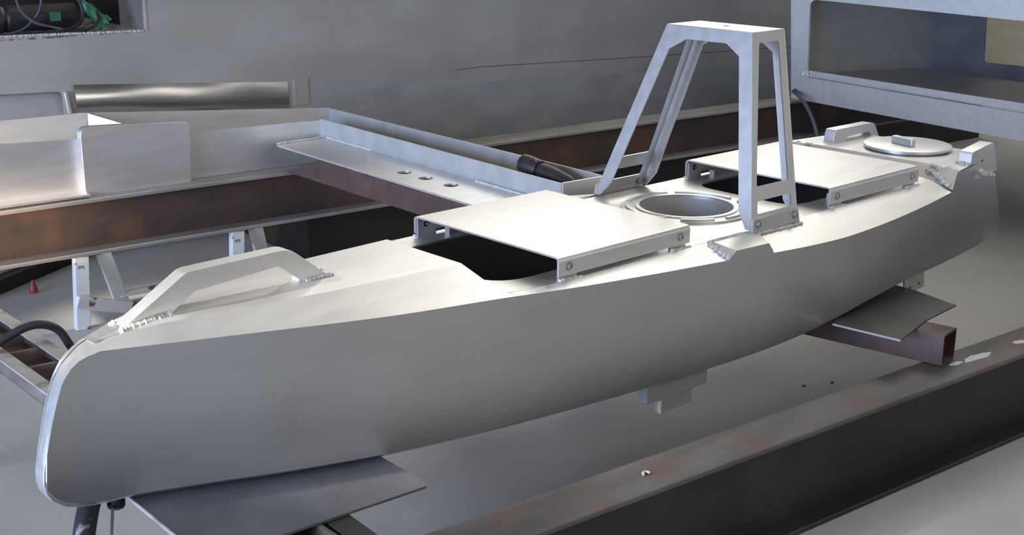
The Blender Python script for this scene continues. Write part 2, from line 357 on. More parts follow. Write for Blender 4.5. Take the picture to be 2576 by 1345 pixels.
# grab handles
def slab(name, outer, inner, v0, v1, bev, parent, hole=None):
    bm = bmesh.new(); plate(bm, [outer] + ([inner] if inner else []), lambda x, y: H(x, v0, y), lambda x, y: H(x, v1, y))
    return finish(name, bm, 'alu', parent, bevel=bev, seg=3)
ho = [(-1.93, .028), (-1.87, .036)] 
outer = [(-1.875, .026)] + [(-1.862, .040)] + rounded([(-1.862, .040), (-1.703, .136), (-1.44, .140), (-1.322, .045)], [0, .012, .024, 0], 4)[1:] + [(-1.335, .040), (-1.395, .046)] \
    + rounded([(-1.395, .046), (-1.470, .104), (-1.688, .088), (-1.755, .040)], [0, .010, .008, 0], 3)[1:-1] + [(-1.755, .044)]
bh = slab('bow_handle', outer, None, -.021, .021, .006, boat)
bh['label'] = 'thick slab handle arching over the bow'
for sg in (-1, 1):
    bm = bmesh.new(); bead(bm, [H(-1.868, sg * .026, .040), H(-1.75, sg * .026, .050)], .0095, step=.62, jit=.3)
    finish('weld_bead', bm, 'weld', bh, smooth=True)
    bm = bmesh.new(); bead(bm, [H(-1.40, sg * .024, .056), H(-1.325, sg * .024, .058)], .006, step=.6, jit=.3); finish('weld_bead', bm, 'weld', bh, smooth=True)
bm = bmesh.new(); bead(bm, [H(-1.402, -.02, .058), H(-1.402, .02, .058)], .009, step=.6, jit=.3); finish('weld_bead', bm, 'weld', bh, smooth=True)
for sg, v0, v1 in ((-1, -.335, -.287), (1, .200, .243)):
    o = rounded([(1.07, .036), (1.080, .088), (1.340, .087), (1.385, .02), (1.33, .036), (1.31, .056), (1.16, .052), (1.145, .036)], [0, .012, .02, 0, 0, .010, .010, 0], 3) if sg > 0 else \
        rounded([(1.098, .022), (1.104, .080), (1.250, .099), (1.292, -.006), (1.22, -.022), (1.118, -.022)], [0, .010, .014, 0, 0, 0], 3)
    hd = slab('stern_handle', o, rounded([(1.172, .036), (1.196, .039), (1.196, .045), (1.172, .042)], .002, 2) if sg < 0 else None, v0, v1, .004, boat)
    ve, vi = (-.287, -.30) if sg < 0 else (.20, .24)
    bm = bmesh.new(); bead(bm, [H(1.092 if sg < 0 else 1.064, ve, .040), H(1.092 if sg < 0 else 1.064, (v0 if sg < 0 else v1), .036)], .011, step=.8, jit=.7); finish('weld_bead', bm, 'weld', hd, smooth=True)
    if sg < 0:
        bm = bmesh.new(); bead(bm, [H(1.155, -.338, .012), H(1.20, -.338, -.008), H(1.27, -.336, -.020)], .011, step=.8, jit=.9); finish('weld_bead', bm, 'weld', hd, smooth=True)
# hatch ring with segmented lip and a shallow well
bm = bmesh.new(); plate(bm, [circle(0, 0, .200, 64), circle(0, 0, .144, 64)], lambda x, y: H(x, y, .006), lambda x, y: H(x, y, -.001))
ring = finish('hatch_ring', bm, 'alu', boat)
for a0, a1 in ((-.15, .9), (1.05, 2.1), (2.4, 3.5), (3.75, 4.3), (4.55, 5.9)):
    bm = bmesh.new(); lp = circle(0, 0, .188, 14, a0, a1) + list(reversed(circle(0, 0, .176, 14, a0, a1)))
    plate(bm, [lp], lambda x, y: H(x, y, .012), lambda x, y: H(x, y, .005)); finish('lip_segment', bm, 'alu', ring)
bm = bmesh.new(); plate(bm, [circle(0, 0, .158, 64), circle(0, 0, .144, 64)], lambda x, y: H(x, y, .010), lambda x, y: H(x, y, .005)); finish('inner_lip', bm, 'alu', ring)
bm = bmesh.new()
n = 64; A = [bm.verts.new(H(.144 * math.cos(2 * math.pi * i / n), .144 * math.sin(2 * math.pi * i / n), -.001)) for i in range(n)]
Bq = [bm.verts.new(H(.144 * math.cos(2 * math.pi * i / n), .144 * math.sin(2 * math.pi * i / n), -.13)) for i in range(n)]
for i in range(n): bm.faces.new([A[i], A[(i + 1) % n], Bq[(i + 1) % n], Bq[i]])
bm.faces.new(Bq); finish('hatch_well', bm, 'alu_dark', ring, smooth=False)
# hatch covers: folded sheet bolted to deck brackets
def bolt(bm, c, ax, r=.0105):
    lathe(bm, c, ax, [(r * 1.15, 0), (r * 1.15, .002), (r * .8, .002), (r * .75, .006), (r * .5, .0085), (r * .45, .006), (.001, .006)], 18)
def cover(u0, u1, wt):
    hw, th, wb, r = .290, .005, .010, .014
    def half(off, rr):
        q = [(-hw + off, wb)] + [(-hw + off + rr - rr * math.cos(a * math.pi / 12), wt - off - rr + rr * math.sin(a * math.pi / 12)) for a in range(7)]
        return q
    o = half(0, r); i_ = half(th, r - th)
    outer = o + [(-x, y) for x, y in reversed(o)]; inner = i_ + [(-x, y) for x, y in reversed(i_)]
    bm = bmesh.new(); plate(bm, [outer + list(reversed(inner))], lambda x, y: H(u0, x, y), lambda x, y: H(u1, x, y))
    cv = finish('hatch_cover', bm, 'alu', boat)
    for sg in (-1, 1):
        for k, u in enumerate((u0 + .035, u1 - .04)):
            bm = bmesh.new(); bolt(bm, H(u, sg * hw, .033), (0, sg, 0)); 
            lathe(bm, H(u, sg * (hw - th), .033), (0, -sg, 0), [(.009, 0), (.009, .007), (.004, .007), (.004, .014), (.001, .014)], 12)
            finish('bolt', bm, 'bolt', cv)
            bm = bmesh.new(); uu = u - (.03 if k == 0 else .035)
            box(bm, lambda x, y, z: H(x, sg * y, z), (uu, hw - .012, -.002), (uu + .065, hw - .006, .052))
            finish('bracket', bm, 'alu', cv)
            bm = bmesh.new(); bead(bm, [H(uu - .004, sg * (hw + .002), .001), H(uu + .075, sg * (hw + .004), -.002)], .006, jit=.5)
            finish('weld_bead', bm, 'weld', cv, smooth=True)
        # stiffening angle along the side of the opening
        bm = bmesh.new(); box(bm, lambda x, y, z: H(x, sg * y, z), (u0 + .075, .225, 0), (u1 - .08, .245, .024)); finish('hatch_coaming', bm, 'alu', cv)
    return cv
cF = cover(-.832, -.330, .060); cF['label'] = 'front folded cover over the forward hatch'
cR = cover(.336, .842, .063); cR['label'] = 'rear folded cover over the after hatch'
# mast: four folded sheet frames with bolted feet
mast_bm = bmesh.new()
b0 = {(0, -1): (-.083, -.311, .004), (1, -1): (.14, -.311, .004), (0, 1): (-.083, .311, .004), (1, 1): (.14, .311, .004)}
t0 = {(0, -1): (.066, -.163, .541), (1, -1): (.222, -.163, .541), (0, 1): (.066, .163, .541), (1, 1): (.222, .163, .541)}
def quadmap(bl, br, tr, tl, off):
    bl, br, tr, tl = [H(*p) for p in (bl, br, tr, tl)]
    nrm = (br - bl).cross(tl - bl).normalized()
    def f(x, y): return (bl * (1 - x) + br * x) * (1 - y) + (tl * (1 - x) + tr * x) * y + nrm * off
    return f
# plate of the mast front / back: legs, head band with chamfered corners, cut-back feet
def frame_fb():
    outer = [(0.0, .0), (0, 1), (1, 1), (1, 0), (.965, .0), (.922, .085), (.868, .872), (.725, .932), (.275, .932), (.132, .872), (.078, .085), (.035, .0)]
    return [outer]
def frame_side():
    outer = rounded([(.0, .01), (0, 1), (1, 1), (1, .01)], .01, 1)
    op1 = rounded([(.16, .215), (.20, .945), (.80, .945), (.885, .215)], [.02, .02, .02, .02], 2)
    op2 = rounded([(.12, .075), (.12, .140), (.87, .140), (.87, .075)], .02, 2)
    return [outer, op1, op2]
mast = None
def mpart(name, loops, q, th, parent, m='alu'):
    bm = bmesh.new(); plate(bm, loops, quadmap(*q, 0), quadmap(*q, -th)); return finish(name, bm, m, parent)
bm = bmesh.new()
hexa(bm, [H(t0[(0, -1)][0], t0[(0, -1)][1], .537), H(t0[(1, -1)][0], -.163, .537), H(.222, .163, .537), H(.066, .163, .537), H(.066, -.163, .543), H(.222, -.163, .543), H(.222, .163, .543), H(.066, .163, .543)])
mast = finish('mast', bm, 'alu', boat, bevel=.002); mast['label'] = 'tapered four-legged sheet mast with flat head'
th = .004
mpart('front_frame', frame_fb(), (b0[(0, -1)], b0[(0, 1)], t0[(0, 1)], t0[(0, -1)]), -th, mast)
mpart('back_frame', frame_fb(), (b0[(1, 1)], b0[(1, -1)], t0[(1, -1)], t0[(1, 1)]), -th, mast)
mpart('side_frame', frame_side(), (b0[(1, -1)], b0[(0, -1)], t0[(0, -1)], t0[(1, -1)]), -th, mast, 'alu_side')  # darker tone on both mast sides stands in for shade
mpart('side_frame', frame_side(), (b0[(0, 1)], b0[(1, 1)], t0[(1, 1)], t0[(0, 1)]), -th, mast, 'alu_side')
for sg in (-1, 1):
    bm = bmesh.new(); hexa(bm, [H(-.085, sg * .306, -.004), H(.145, sg * .306, -.004), H(.145, sg * .318, -.006), H(-.085, sg * .318, -.006),
                                H(-.080, sg * .302, .038), H(.138, sg * .302, .038), H(.138, sg * .312, .038), H(-.080, sg * .312, .038)])
    finish('mast_foot', bm, 'alu_dark', mast, bevel=.004)
    for u in (-.058, .118):
        for out in (1, -1):
            bm = bmesh.new(); bolt(bm, H(u, sg * (.315 if out > 0 else .300), .020), (0, sg * out, 0), .011); finish('bolt', bm, 'bolt', mast)
    bm = bmesh.new(); bead(bm, [H(-.085, sg * .318, -.006), H(.15, sg * .320, -.010)], .006, jit=.5); finish('weld_bead', bm, 'weld', mast, smooth=True)
bm = bmesh.new(); lathe(bm, H(.15, .0, .5432), UP, [(.009, 0), (.009, .0006), (.001, .0006)], 20); finish('head_hole', bm, 'rubber', mast)
# fittings under the hull
bm = bmesh.new(); box(bm, lambda x, y, z: H(x, y, z), (-.482, -.29, -.430), (-.222, -.255, -.352)); fit = finish('keel_fitting', bm, 'alu_dark', boat, bevel=.004)
bm = bmesh.new(); box(bm, lambda x, y, z: H(x, y, z), (-.420, -.29, -.471), (-.290, -.265, -.429)); ft = finish('fitting_foot', bm, 'alu_dark', fit)
bm = bmesh.new(); box(bm, lambda x, y, z: H(x, y, z), (-.424, -.291, -.470), (-.419, -.278, -.431)); finish('bright_edge', bm, 'brass', ft)
bm = bmesh.new(); hexa(bm, [H(.70, -.362, -.345), H(.84, -.350, -.340), H(.84, -.344, -.340), H(.70, -.356, -.345), H(.69, -.362, -.279), H(.83, -.350, -.281), H(.83, -.344, -.281), H(.69, -.356, -.279)])
tabp = finish('mounting_tab', bm, 'alu', boat)
for u in (.735, .80):
    bm = bmesh.new(); lathe(bm, H(u, -.3625 + (u - .70) * .086, -.322), (0, -1, 0), [(.004, 0), (.004, .001), (.001, .001)], 10); finish('screw', bm, 'rubber', tabp)

# ------------------------------------------------------------------ steel supports
def ibeam(name, label, s0, s1, t0_, t1_, wb, wt, tf, tw, mats, group=None):
    c = B((s0 + s1) / 2, (t0_ + t1_) / 2, wb)
    o = thing(name, label, 'beam', c, group); tm = (t0_ + t1_) / 2
    bm = bmesh.new(); box(bm, B, (s0, t0_, wt - tf), (s1, t1_, wt)); finish('top_flange', bm, mats[0], o, bevel=.004)
    bm = bmesh.new(); box(bm, B, (s0, t0_, wb), (s1, t1_, wb + tf)); finish('bottom_flange', bm, mats[2], o, bevel=.004)
    bm = bmesh.new(); box(bm, B, (s0 + .001, tm - tw / 2, wb + tf - .001), (s1 - .001, tm + tw / 2, wt - tf + .001)); finish('web', bm, mats[1], o)
    return o
front = ibeam('steel_beam', 'dark mill-scale steel I-beam lying on the concrete in the right foreground', -2.6, 3.6, -.751, -.606, -.70, -.41, .016, .012, ('flange', 'black_steel', 'black_steel'))
rear = ibeam('steel_beam', 'rust-brown steel I-beam behind the boat, raised on white sawhorses', -3.0, 4.6, 2.0, 2.15, -.41, -.191, .016, .012, ('flange_light', 'rust', 'flange_light'))
# paint marks on the front beam's flange
bm = bmesh.new()
for (s, t, ls, lt) in ((.575, -.683, .07, .018), (.475, -.677, .03, .010), (.80, -.682, .03, .012)):
    lp = [(s + ls * math.cos(a) * random.uniform(.75, 1.1), t + lt * math.sin(a) * random.uniform(.7, 1.2)) for a in [i * .42 for i in range(15)]]
    plate(bm, [lp], lambda x, y: B(x, y, -.4094), lambda x, y: B(x, y, -.4104))
o = finish('paint_mark', bm, 'white_fleck', front)
o = None
bm = bmesh.new(); tube(bm, [B(-.800, -.683, -.4065), B(-.793, -.674, -.4055), B(-.783, -.675, -.4055), B(-.780, -.684, -.4065)], .0036, 8); tag(finish('metal_scrap', bm, 'pink', bevel=.002), 'tiny pale curl of scrap on the top flange of the front beam', 'scrap')
# right cross tube
d = (B(.304, -.253, 0) - B(.400, -.655, 0)).normalized(); n_ = Vector((d.y, -d.x, 0))
if n_.dot(S1) < 0: n_ = -n_
base = B(.412, -.668, 0)
def RT(x, y, z): return Vector((base.x, base.y, 0)) + d * x + n_ * y + UP * (z + FZ)
prof_o = rounded([(0, -.4098), (.100, -.4098), (.100, -.312), (0, -.312)], .008, 2); prof_i = rounded([(.006, -.404), (.094, -.404), (.094, -.318), (.006, -.318)], .006, 2)
bm = bmesh.new(); plate(bm, [prof_o, prof_i], lambda x, y: RT(0, x, y), lambda x, y: RT(1.3, x, y))
tag(finish('square_tube', bm, 'rust_red'), 'reddish rusty square steel tube whose open end sits on the front beam at right', 'steel tube')
bm = bmesh.new()
lp = [(.190, -.427), (.212, -.642), (.431, -.596), (.635, -.580), (.680, -.407), (.70, -.02), (.42, -.02), (.37, -.37)]
plate(bm, [lp], lambda x, y: Vector((x, y, -.3118 + FZ)), lambda x, y: Vector((x, y, -.3078 + FZ)))
sht = tag(finish('steel_sheet', bm, 'sheet_dark'), 'dark sheet offcut lying over the rusty tube under the stern', 'metal sheet')
bm = bmesh.new(); bar(bm, Vector((lp[0][0], lp[0][1], -.3098 + FZ)), Vector((lp[1][0], lp[1][1], -.3098 + FZ)), .003, .0052); finish('bright_edge', bm, 'pale_wire', sht)
# left channel
def CH(x, y, z): return B(-1.69 - x * .055 + y, x, z)      # runs across the beams, slightly askew
chn = thing('steel_channel', 'dusty upturned steel channel crossing the beams under the bow', 'steel channel', B(-1.70, .5, -.41))
bm = bmesh.new(); box(bm, CH, (-.62, -.075, -.41), (1.75, .075, -.402)); finish('channel_base', bm, 'channel', chn)
for y in (-.075, .067):
    bm = bmesh.new(); box(bm, CH, (-.62, y, -.404), (1.75, y + .008, -.355)); finish('channel_side', bm, 'channel', chn)
for x in (1.12, .95, .80):
    bm = bmesh.new(); box(bm, CH, (x, -.068, -.402), (x + .012, .068, -.362)); finish('divider', bm, 'channel', chn)
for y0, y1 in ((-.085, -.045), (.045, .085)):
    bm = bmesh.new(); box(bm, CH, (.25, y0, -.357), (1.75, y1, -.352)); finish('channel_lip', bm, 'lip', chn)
# bow plate and timber
bm = bmesh.new()
lp = [tuple(B(s, t, 0).xy) for s, t in ((-1.885, -.175), (-1.862, -.50), (-1.33, -.525), (-1.318, -.50), (-1.335, -.10), (-1.55, -.05))]
lp = [tuple(B(s, t, 0).xy) for s, t in ((-1.872, -.02), (-1.852, -.535), (-1.315, -.520), (-1.305, -.505), (-1.325, -.05))]
plate(bm, [lp], lambda x, y: Vector((x, y, -.3535 + FZ)), lambda x, y: Vector((x, y, -.3475 + FZ)))
spl = tag(finish('steel_plate', bm, 'plate_steel'), 'flat dark grey steel plate under the bow', 'metal plate')
bm = bmesh.new(); bar(bm, B(-1.8725, -.02, -.3505), B(-1.8525, -.535, -.3505), .004, .0075); finish('bright_edge', bm, 'lip', spl)
bm = bmesh.new(); box(bm, B, (-1.572, -.74, -.41), (-1.515, .35, -.3545)); tag(finish('flat_bar', bm, 'black_steel', bevel=.003), 'dark steel bar beneath the bow plate beside the channel', 'steel bar')

# rubber hoses near the bow
bm = bmesh.new(); tube(bm, [B(-2.15, .95, -.686), B(-1.95, .95, -.66), B(-1.872, .95, -.46), B(-1.832, .95, -.345), B(-1.762, .95, -.303), B(-1.697, .95, -.290), B(-1.641, .95, -.312), B(-1.608, .95, -.365), B(-1.56, .95, -.48), B(-1.50, .95, -.64), B(-1.35, .95, -.686)], .0125, 14)
tag(finish('rubber_hose', bm, 'rubber', smooth=True), 'thick black hose looping over the dusty channel left of the bow', 'hose')
bm = bmesh.new(); tube(bm, [H(-1.92, .08, -.37), H(-1.953, .03, -.375), H(-1.995, -.03, -.42), H(-2.03, -.09, -.52), H(-2.08, -.15, -.66), H(-2.2, -.22, -.674), H(-2.5, -.3, -.674)], .024, 16)
tag(finish('corrugated_hose', bm, 'scuffed', smooth=True), 'fat black scuffed hose hanging down below the bow tip', 'hose')
bm = bmesh.new(); lathe(bm, H(-1.880, .043, -.374), (-.25, -.45, -.85), [(.016, -.03), (.020, -.02), (.020, .012), (.016, .019), (.008, .022)], 20)
knob = tag(finish('hose_coupling', bm, 'rubber', smooth=False), 'round black hose coupling tucked under the bow', 'coupling')
bm = bmesh.new(); tube(bm, [H(-1.893, .033, -.380), H(-1.915, .0, -.42), H(-1.955, -.06, -.50), H(-2.05, -.25, -.67), H(-2.2, -.32, -.696)], .0035, 8)
tag(finish('thin_wire', bm, 'pale_wire', smooth=True), 'thin pale wire dangling beside the fat black hose', 'wire')

# sawhorses
sw = thing('sawhorse', 'chipped white sawhorse standing on the floor beneath the rear beam', 'sawhorse', B(-.8, 2.1, -.70))
bm = bmesh.new(); box(bm, B, (-1.26, 2.06, -.426), (-.36, 2.14, -.411)); finish('top_bar', bm, 'paint_white', sw, bevel=.003)
for s0 in (-1.195, -.545):
    for a, ta, b, tb in ((.008, 2.03, -.012, 2.02), (.105, 2.06, .222, 2.20)):
        bm = bmesh.new(); bar(bm, B(s0 + a, ta, -.413), B(s0 + b, tb, -.70), .056, .034, S1); finish('leg', bm, 'paint_white', sw, bevel=.003)
    bm = bmesh.new(); bar(bm, B(s0 - .035, 1.992, -.580), B(s0 + .215, 2.06, -.668), .018, .05, T1); finish('crossbar', bm, 'paint_white', sw, bevel=.003)
bm = bmesh.new(); bar(bm, B(-1.0, 2.16, -.635), B(-.36, 2.16, -.635), .02, .022, T1); finish('stretcher', bm, 'paint_white', sw, bevel=.003)
# odds and ends on the floor beyond
for u, v in ((.552, -.099), (.65, -.146)):
    bm = bmesh.new(); bmesh.ops.create_icosphere(bm, subdivisions=1, radius=1, matrix=Matrix.Translation(H(u, v, -.6975)) @ Matrix.Diagonal((.011, .006, .0025, 1)))
    tag(finish('metal_chip', bm, 'black_steel'), 'tiny dark chip on the bare concrete just behind the front beam', 'scrap', 'dark chips on the concrete')
bm = bmesh.new(); lathe(bm, B(-1.203, 2.607, -.70), UP, [(.016, 0), (.018, .008), (.016, .022), (.008, .042), (.006, .052), (.003, .054)], 16)
tag(finish('red_bottle', bm, 'red', smooth=True), 'small red plastic bottle on the floor at far left', 'bottle')
bm = bmesh.new(); box(bm, lambda x, y, z: B(-1.5 + x * .8 + y * .4, 2.62 + x * .55 - y * .4, z - .70), (0, 0, 0), (.75, .12, .06)); ang = finish('angle_iron', bm, 'black_steel')
tag(ang, 'dark steel section with a bright edge on the floor at far left', 'steel section')
bm = bmesh.new(); box(bm, lambda x, y, z: B(-1.5 + x * .8 + y * .4, 2.62 + x * .55 - y * .4, z - .70), (.0, .0, .058), (.75, .03, .066)); finish('bright_edge', bm, 'flange_light', ang)

# ------------------------------------------------------------------ aluminium bracket frame on the rear beam
fr = thing('bracket_frame', 'welded aluminium frame with a rounded pad and a drilled ledge, on the rear beam', 'metal frame', B(-.5, 2.1, -.19))
def strip(name, loop, t, th, m='alu', bev=0):
    bm = bmesh.new(); plate(bm, [loop], lambda x, y: B(x, t, y), lambda x, y: B(x, t + th, y)); return finish(name, bm, m, fr, bevel=bev)
strip('front_rail', [(-2.0, -.175), (-2.0, .050), (-1.419, .035), (-1.126, .020), (-.678, .000), (-.085, -.012), (-.085, -.19), (-.69, -.19)], 2.10, .008)
strip('mounting_pad', rounded([(-1.135, -.197), (-1.135, .072), (-.701, .052), (-.708, -.205)], .035, 6), 2.058, .040, bev=.003)
bm = bmesh.new(); box(bm, B, (-2.0, 2.02, -.186), (-1.13, 2.10, -.178)); finish('lower_lip', bm, 'alu', fr)
# back rail: slants away and then runs left
def slant(name, pts, th, m='alu'):
    bm = bmesh.new()
    for (a, b) in zip(pts, pts[1:]):
        (s, t, w0, w1), (s_, t_, v0, v1) = a, b
        dd = (T1).normalized() * th
        q = [B(s, t, w0), B(s_, t_, v0), B(s_, t_, v1), B(s, t, w1)]
        hexa(bm, q + [p + dd for p in q])
    return finish(name, bm, m, fr)
slant('back_rail', [(.065, 2.29, -.10, .001), (-1.01, 2.40, -.10, .068), (-2.0, 2.45, -.12, .062)], .010)
bm = bmesh.new(); hexa(bm, [B(-2.0, 2.105, -.105), B(-.09, 2.105, -.105), B(.06, 2.29, -.105), B(-2.0, 2.45, -.105), B(-2.0, 2.105, -.10), B(-.09, 2.105, -.10), B(.06, 2.29, -.10), B(-2.0, 2.45, -.10)])
finish('frame_web', bm, 'alu', fr)
bm = bmesh.new(); bar(bm, B(-1.0, 2.385, -.10), B(-1.0, 2.385, .065), .022, .02); finish('post', bm, 'alu', fr)
bm = bmesh.new(); hexa(bm, [B(-.985, 2.39, -.10), B(-.83, 2.105, -.10), B(-.815, 2.105, -.10), B(-.97, 2.39, -.10), B(-.985, 2.39, .066), B(-.83, 2.105, .012), B(-.815, 2.105, .012), B(-.97, 2.39, .066)])
finish('gusset', bm, 'alu', fr)
# cross channel running towards the viewer
def vside(name, s_a, t_a, s_b, t_b, w0a, w0b, w1, th, m='alu_dark'):
    bm = bmesh.new(); q = [B(s_a, t_a, w0a), B(s_b, t_b, w0b), B(s_b, t_b, w1), B(s_a, t_a, w1)]
    hexa(bm, q + [p + S1 * th for p in q]); return finish(name, bm, m, fr)
vside('channel_side', -.090, 2.105, -.070, .515, -.085, -.085, -.006, .007)
vside('channel_side', .060, 2.29, .104, .515, -.10, -.10, .0, .007)
bm = bmesh.new(); hexa(bm, [B(-.088, 2.10, -.090), B(.06, 2.29, -.090), B(.105, .52, -.090), B(-.07, .52, -.090), B(-.088, 2.10, -.084), B(.06, 2.29, -.084), B(.105, .52, -.084), B(-.07, .52, -.084)]); finish('channel_base', bm, 'alu_dark', fr)
bm = bmesh.new(); box(bm, lambda s, t, w: B(s, t, w), (-.070, .505, -.09), (.112, .513, -.002)); finish('end_plate', bm, 'alu', fr)
bm = bmesh.new(); bar(bm, B(.07, 2.285, -.098), B(.07, 2.285, .0), .014, .012); finish('corner_weld', bm, 'rust', fr)
holes = [circle(s, t, .028, 24) for s, t in ((-.208, 1.265), (-.200, 1.135), (-.192, .985))]
bm = bmesh.new(); plate(bm, [[(-.335, 2.03), (-.30, .45), (-.07, .45), (-.088, 2.05)]] + holes, lambda x, y: B(x, y, -.080), lambda x, y: B(x, y, -.0875))
lg = finish('ledge', bm, 'alu', fr)
bm = bmesh.new(); bead(bm, [B(-.33, 2.04, -.078), B(-.09, 2.06, -.078)], .006); bead(bm, [B(-.092, 2.05, -.078), B(-.085, 1.7, -.078)], .006); finish('weld_bead', bm, 'weld', lg, smooth=True)
bm = bmesh.new(); bead(bm, [B(-.083, .98, -.078), B(-.080, .70, -.078)], .006); finish('weld_bead', bm, 'weld', lg, smooth=True)
# rusty tube under the ledge, its far end cut at a slant
bm = bmesh.new()
plate(bm, [[(1.99, -.189), (1.70, -.0885), (.40, -.0885), (.40, -.189)]], lambda x, y: B(-.322 + (2 - x) * .035, x, y), lambda x, y: B(-.222 + (2 - x) * .035, x, y))
tag(finish('square_tube', bm, 'rust_red', bevel=.004), 'brown rusty square tube beneath the drilled aluminium ledge', 'steel tube')
# black tool lying in the cross channel
tl = thing('hand_tool', 'black capped hand tool with a red mark lying in the aluminium channel', 'tool', B(.02, .72, -.084))
ax = (B(.03, .58, -.035) - B(.0, .80, .0)).normalized()
bm = bmesh.new(); lathe(bm, B(.0, .815, .006), ax, [(.030, 0), (.034, .004), (.036, .02), (.036, .075), (.033, .085), (.026, .086)], 24); finish('tool_cap', bm, 'rubber', tl, smooth=False)
bm = bmesh.new(); lathe(bm, B(.0, .815, .006), ax, [(.027, .084), (.029, .10), (.030, .14), (.024, .22), (.012, .26), (.004, .265)], 20); finish('tool_body', bm, 'rubber', tl, smooth=True)
bm = bmesh.new(); box(bm, lambda x, y, z: B(-.008 + x, .725 + y, .028 + z), (-.005, -.006, 0), (.005, .006, .006)); finish('red_mark', bm, 'red', tl)

# ------------------------------------------------------------------ big vessel behind
ves = thing('vessel_hull', 'large bare aluminium vessel side filling the background, with an opening at upper left', 'boat', B(1, 3.1, -.62))
OP = [(-1.75, .335), (-.477, .312), (-.470, .61), (-1.75, .61)]
PK = rounded([(-1.75, .10), (-1.75, -.14), (-.873, -.14), (-.873, .070)], [0, 0, 0, .03], 5)
bm = bmesh.new(); plate(bm, [[(-2.3, -.62), (5.2, -.62), (5.2, .66), (-2.3, .66)], OP, PK], lambda x, y: B(x, 3.0, y), lambda x, y: B(x, 3.012, y))
vs = finish('side_plate', bm, 'vessel', ves)
bm = bmesh.new()
box(bm, B, (-1.80, 3.05, -.2), (-.80, 3.06, .15)); finish('pocket_back', bm, 'alu_dark', ves)
bm = bmesh.new(); bar(bm, B(-.862, 2.998, .068), B(-.838, 2.998, -.12), .022, .02); finish('pocket_rim', bm, 'vessel', ves, bevel=.005)
bm = bmesh.new(); box(bm, B, (-.473, 2.995, .305), (-.465, 3.30, .65)); finish('opening_jamb', bm, 'alu', ves)
bm = bmesh.new(); box(bm, B, (-1.8, 2.997, .305), (-.47, 3.8, .311)); finish('opening_sill', bm, 'dirt', ves)
bm = bmesh.new(); bead(bm, [B(-1.75, 2.998, .331), B(-1.0, 2.998, .322), B(-.48, 2.998, .312)], .008, step=.8); finish('weld_bead', bm, 'weld', ves, smooth=True)
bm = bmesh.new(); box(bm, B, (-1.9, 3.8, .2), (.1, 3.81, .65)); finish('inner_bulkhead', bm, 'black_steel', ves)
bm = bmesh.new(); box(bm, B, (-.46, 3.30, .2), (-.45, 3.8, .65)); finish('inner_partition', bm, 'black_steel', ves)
# vessel bottom, plus an unseen overhang added to shade the floor below it
bm = bmesh.new(); hexa(bm, [B(-2.3, 2.30, .64), B(5.2, 2.30, .64), B(5.2, 3.012, .655), B(-2.3, 3.012, .655), B(-2.3, 2.30, .655), B(5.2, 2.30, .655), B(5.2, 3.012, .67), B(-2.3, 3.012, .67)]); finish('shade_overhang', bm, 'vessel', ves)
bm = bmesh.new(); box(bm, B, (-2.3, 3.012, -.63), (5.2, 4.6, -.60)); finish('bottom_plate', bm, 'vessel', ves)
bm = bmesh.new(); box(bm, B, (-.05, 2.32, -.70), (5.2, 3.0, -.43)); finish('shadow_box', bm, 'black_steel', ves)  # black box added in place of the deep shadow under the vessel
# polished bulge shaped to stand in for a bright reflection on the plate
bm = bmesh.new(); rows = []
NS = 40
for i in range(NS + 1):
    f = i / NS; s_ = -.825 + f * 1.06; wav = .007 * math.sin(f * 9.0) * (1 - .4 * f)
    wc = .020 - .075 * f; dep = .026 * (1 - .75 * f) + .003 * math.sin(f * 14)
    rows.append([bm.verts.new(B(s_, 2.999 - dep * math.sin(math.pi * q / 12) ** .8, wc + wav * math.sin(math.pi * q / 12) + .075 - .165 * q / 12)) for q in range(13)])
for a, b in zip(rows, rows[1:]):
    for i in range(12): bm.faces.new([a[i], a[i + 1], b[i + 1], b[i]])
finish('reflection_bulge', bm, 'polished', ves, smooth=True)
bm = bmesh.new(); box(bm, B, (.27, 2.992, -.10), (.345, 3.0, .03)); finish('doubler_strip', bm, 'vessel', ves)
bm = bmesh.new(); plate(bm, [[(1.25, -.001), (1.425, .004), (2.372, -.022), (3.481, -.047), (4.5, -.07), (4.5, -.0725), (3.481, -.0495), (2.372, -.0245), (1.425, .0015), (1.25, -.003)]], lambda x, y: B(x, 2.9985, y), lambda x, y: B(x, 3.001, y)); finish('plate_seam', bm, 'black_steel', ves)
bm = bmesh.new(); plate(bm, [[(.36, .02), (1.25, -.07), (5.2, -.21), (5.2, -.55), (.36, -.55)]], lambda x, y: B(x, 2.996, y), lambda x, y: B(x, 3.002, y)); finish('lower_strake', bm, 'alu_dark', ves)
# clutter in the opening
bm = bmesh.new(); lathe(bm, B(-1.6, 3.22, .375), S1, [(.045, 0), (.062, .0), (.064, .55), (.052, .57), (.058, .58), (.058, .88), (.035, .90)], 22)
dr = tag(finish('cylinder_tool', bm, 'rubber', smooth=False), 'dark horizontal cylinder with a green patch inside the vessel opening', 'machine')
bm = bmesh.new(); box(bm, B, (-.845, 3.150, .362), (-.800, 3.166, .400)); finish('green_patch', bm, 'green', dr)
def cable(pts, r, lab, m='grey_cable'):
    bm = bmesh.new(); tube(bm, pts, r, 10, 8); return tag(finish('cable', bm, m, smooth=True), lab, 'cable', None)
cable([B(-1.02, 3.10, .60), B(-1.0, 3.09, .44), B(-.95, 3.07, .372), B(-.87, 3.06, .345), B(-.80, 3.05, .330), B(-.72, 3.10, .325)], .0055, 'thin grey cable dropping in a curve in front of the dark cylinder')
cable([B(-.90, 3.08, .62), B(-.905, 3.08, .45), B(-.95, 3.09, .37), B(-1.03, 3.08, .330), B(-1.2, 3.06, .324), B(-1.5, 3.06, .335)], .0055, 'thin grey cable crossing leftwards in front of the dark cylinder')
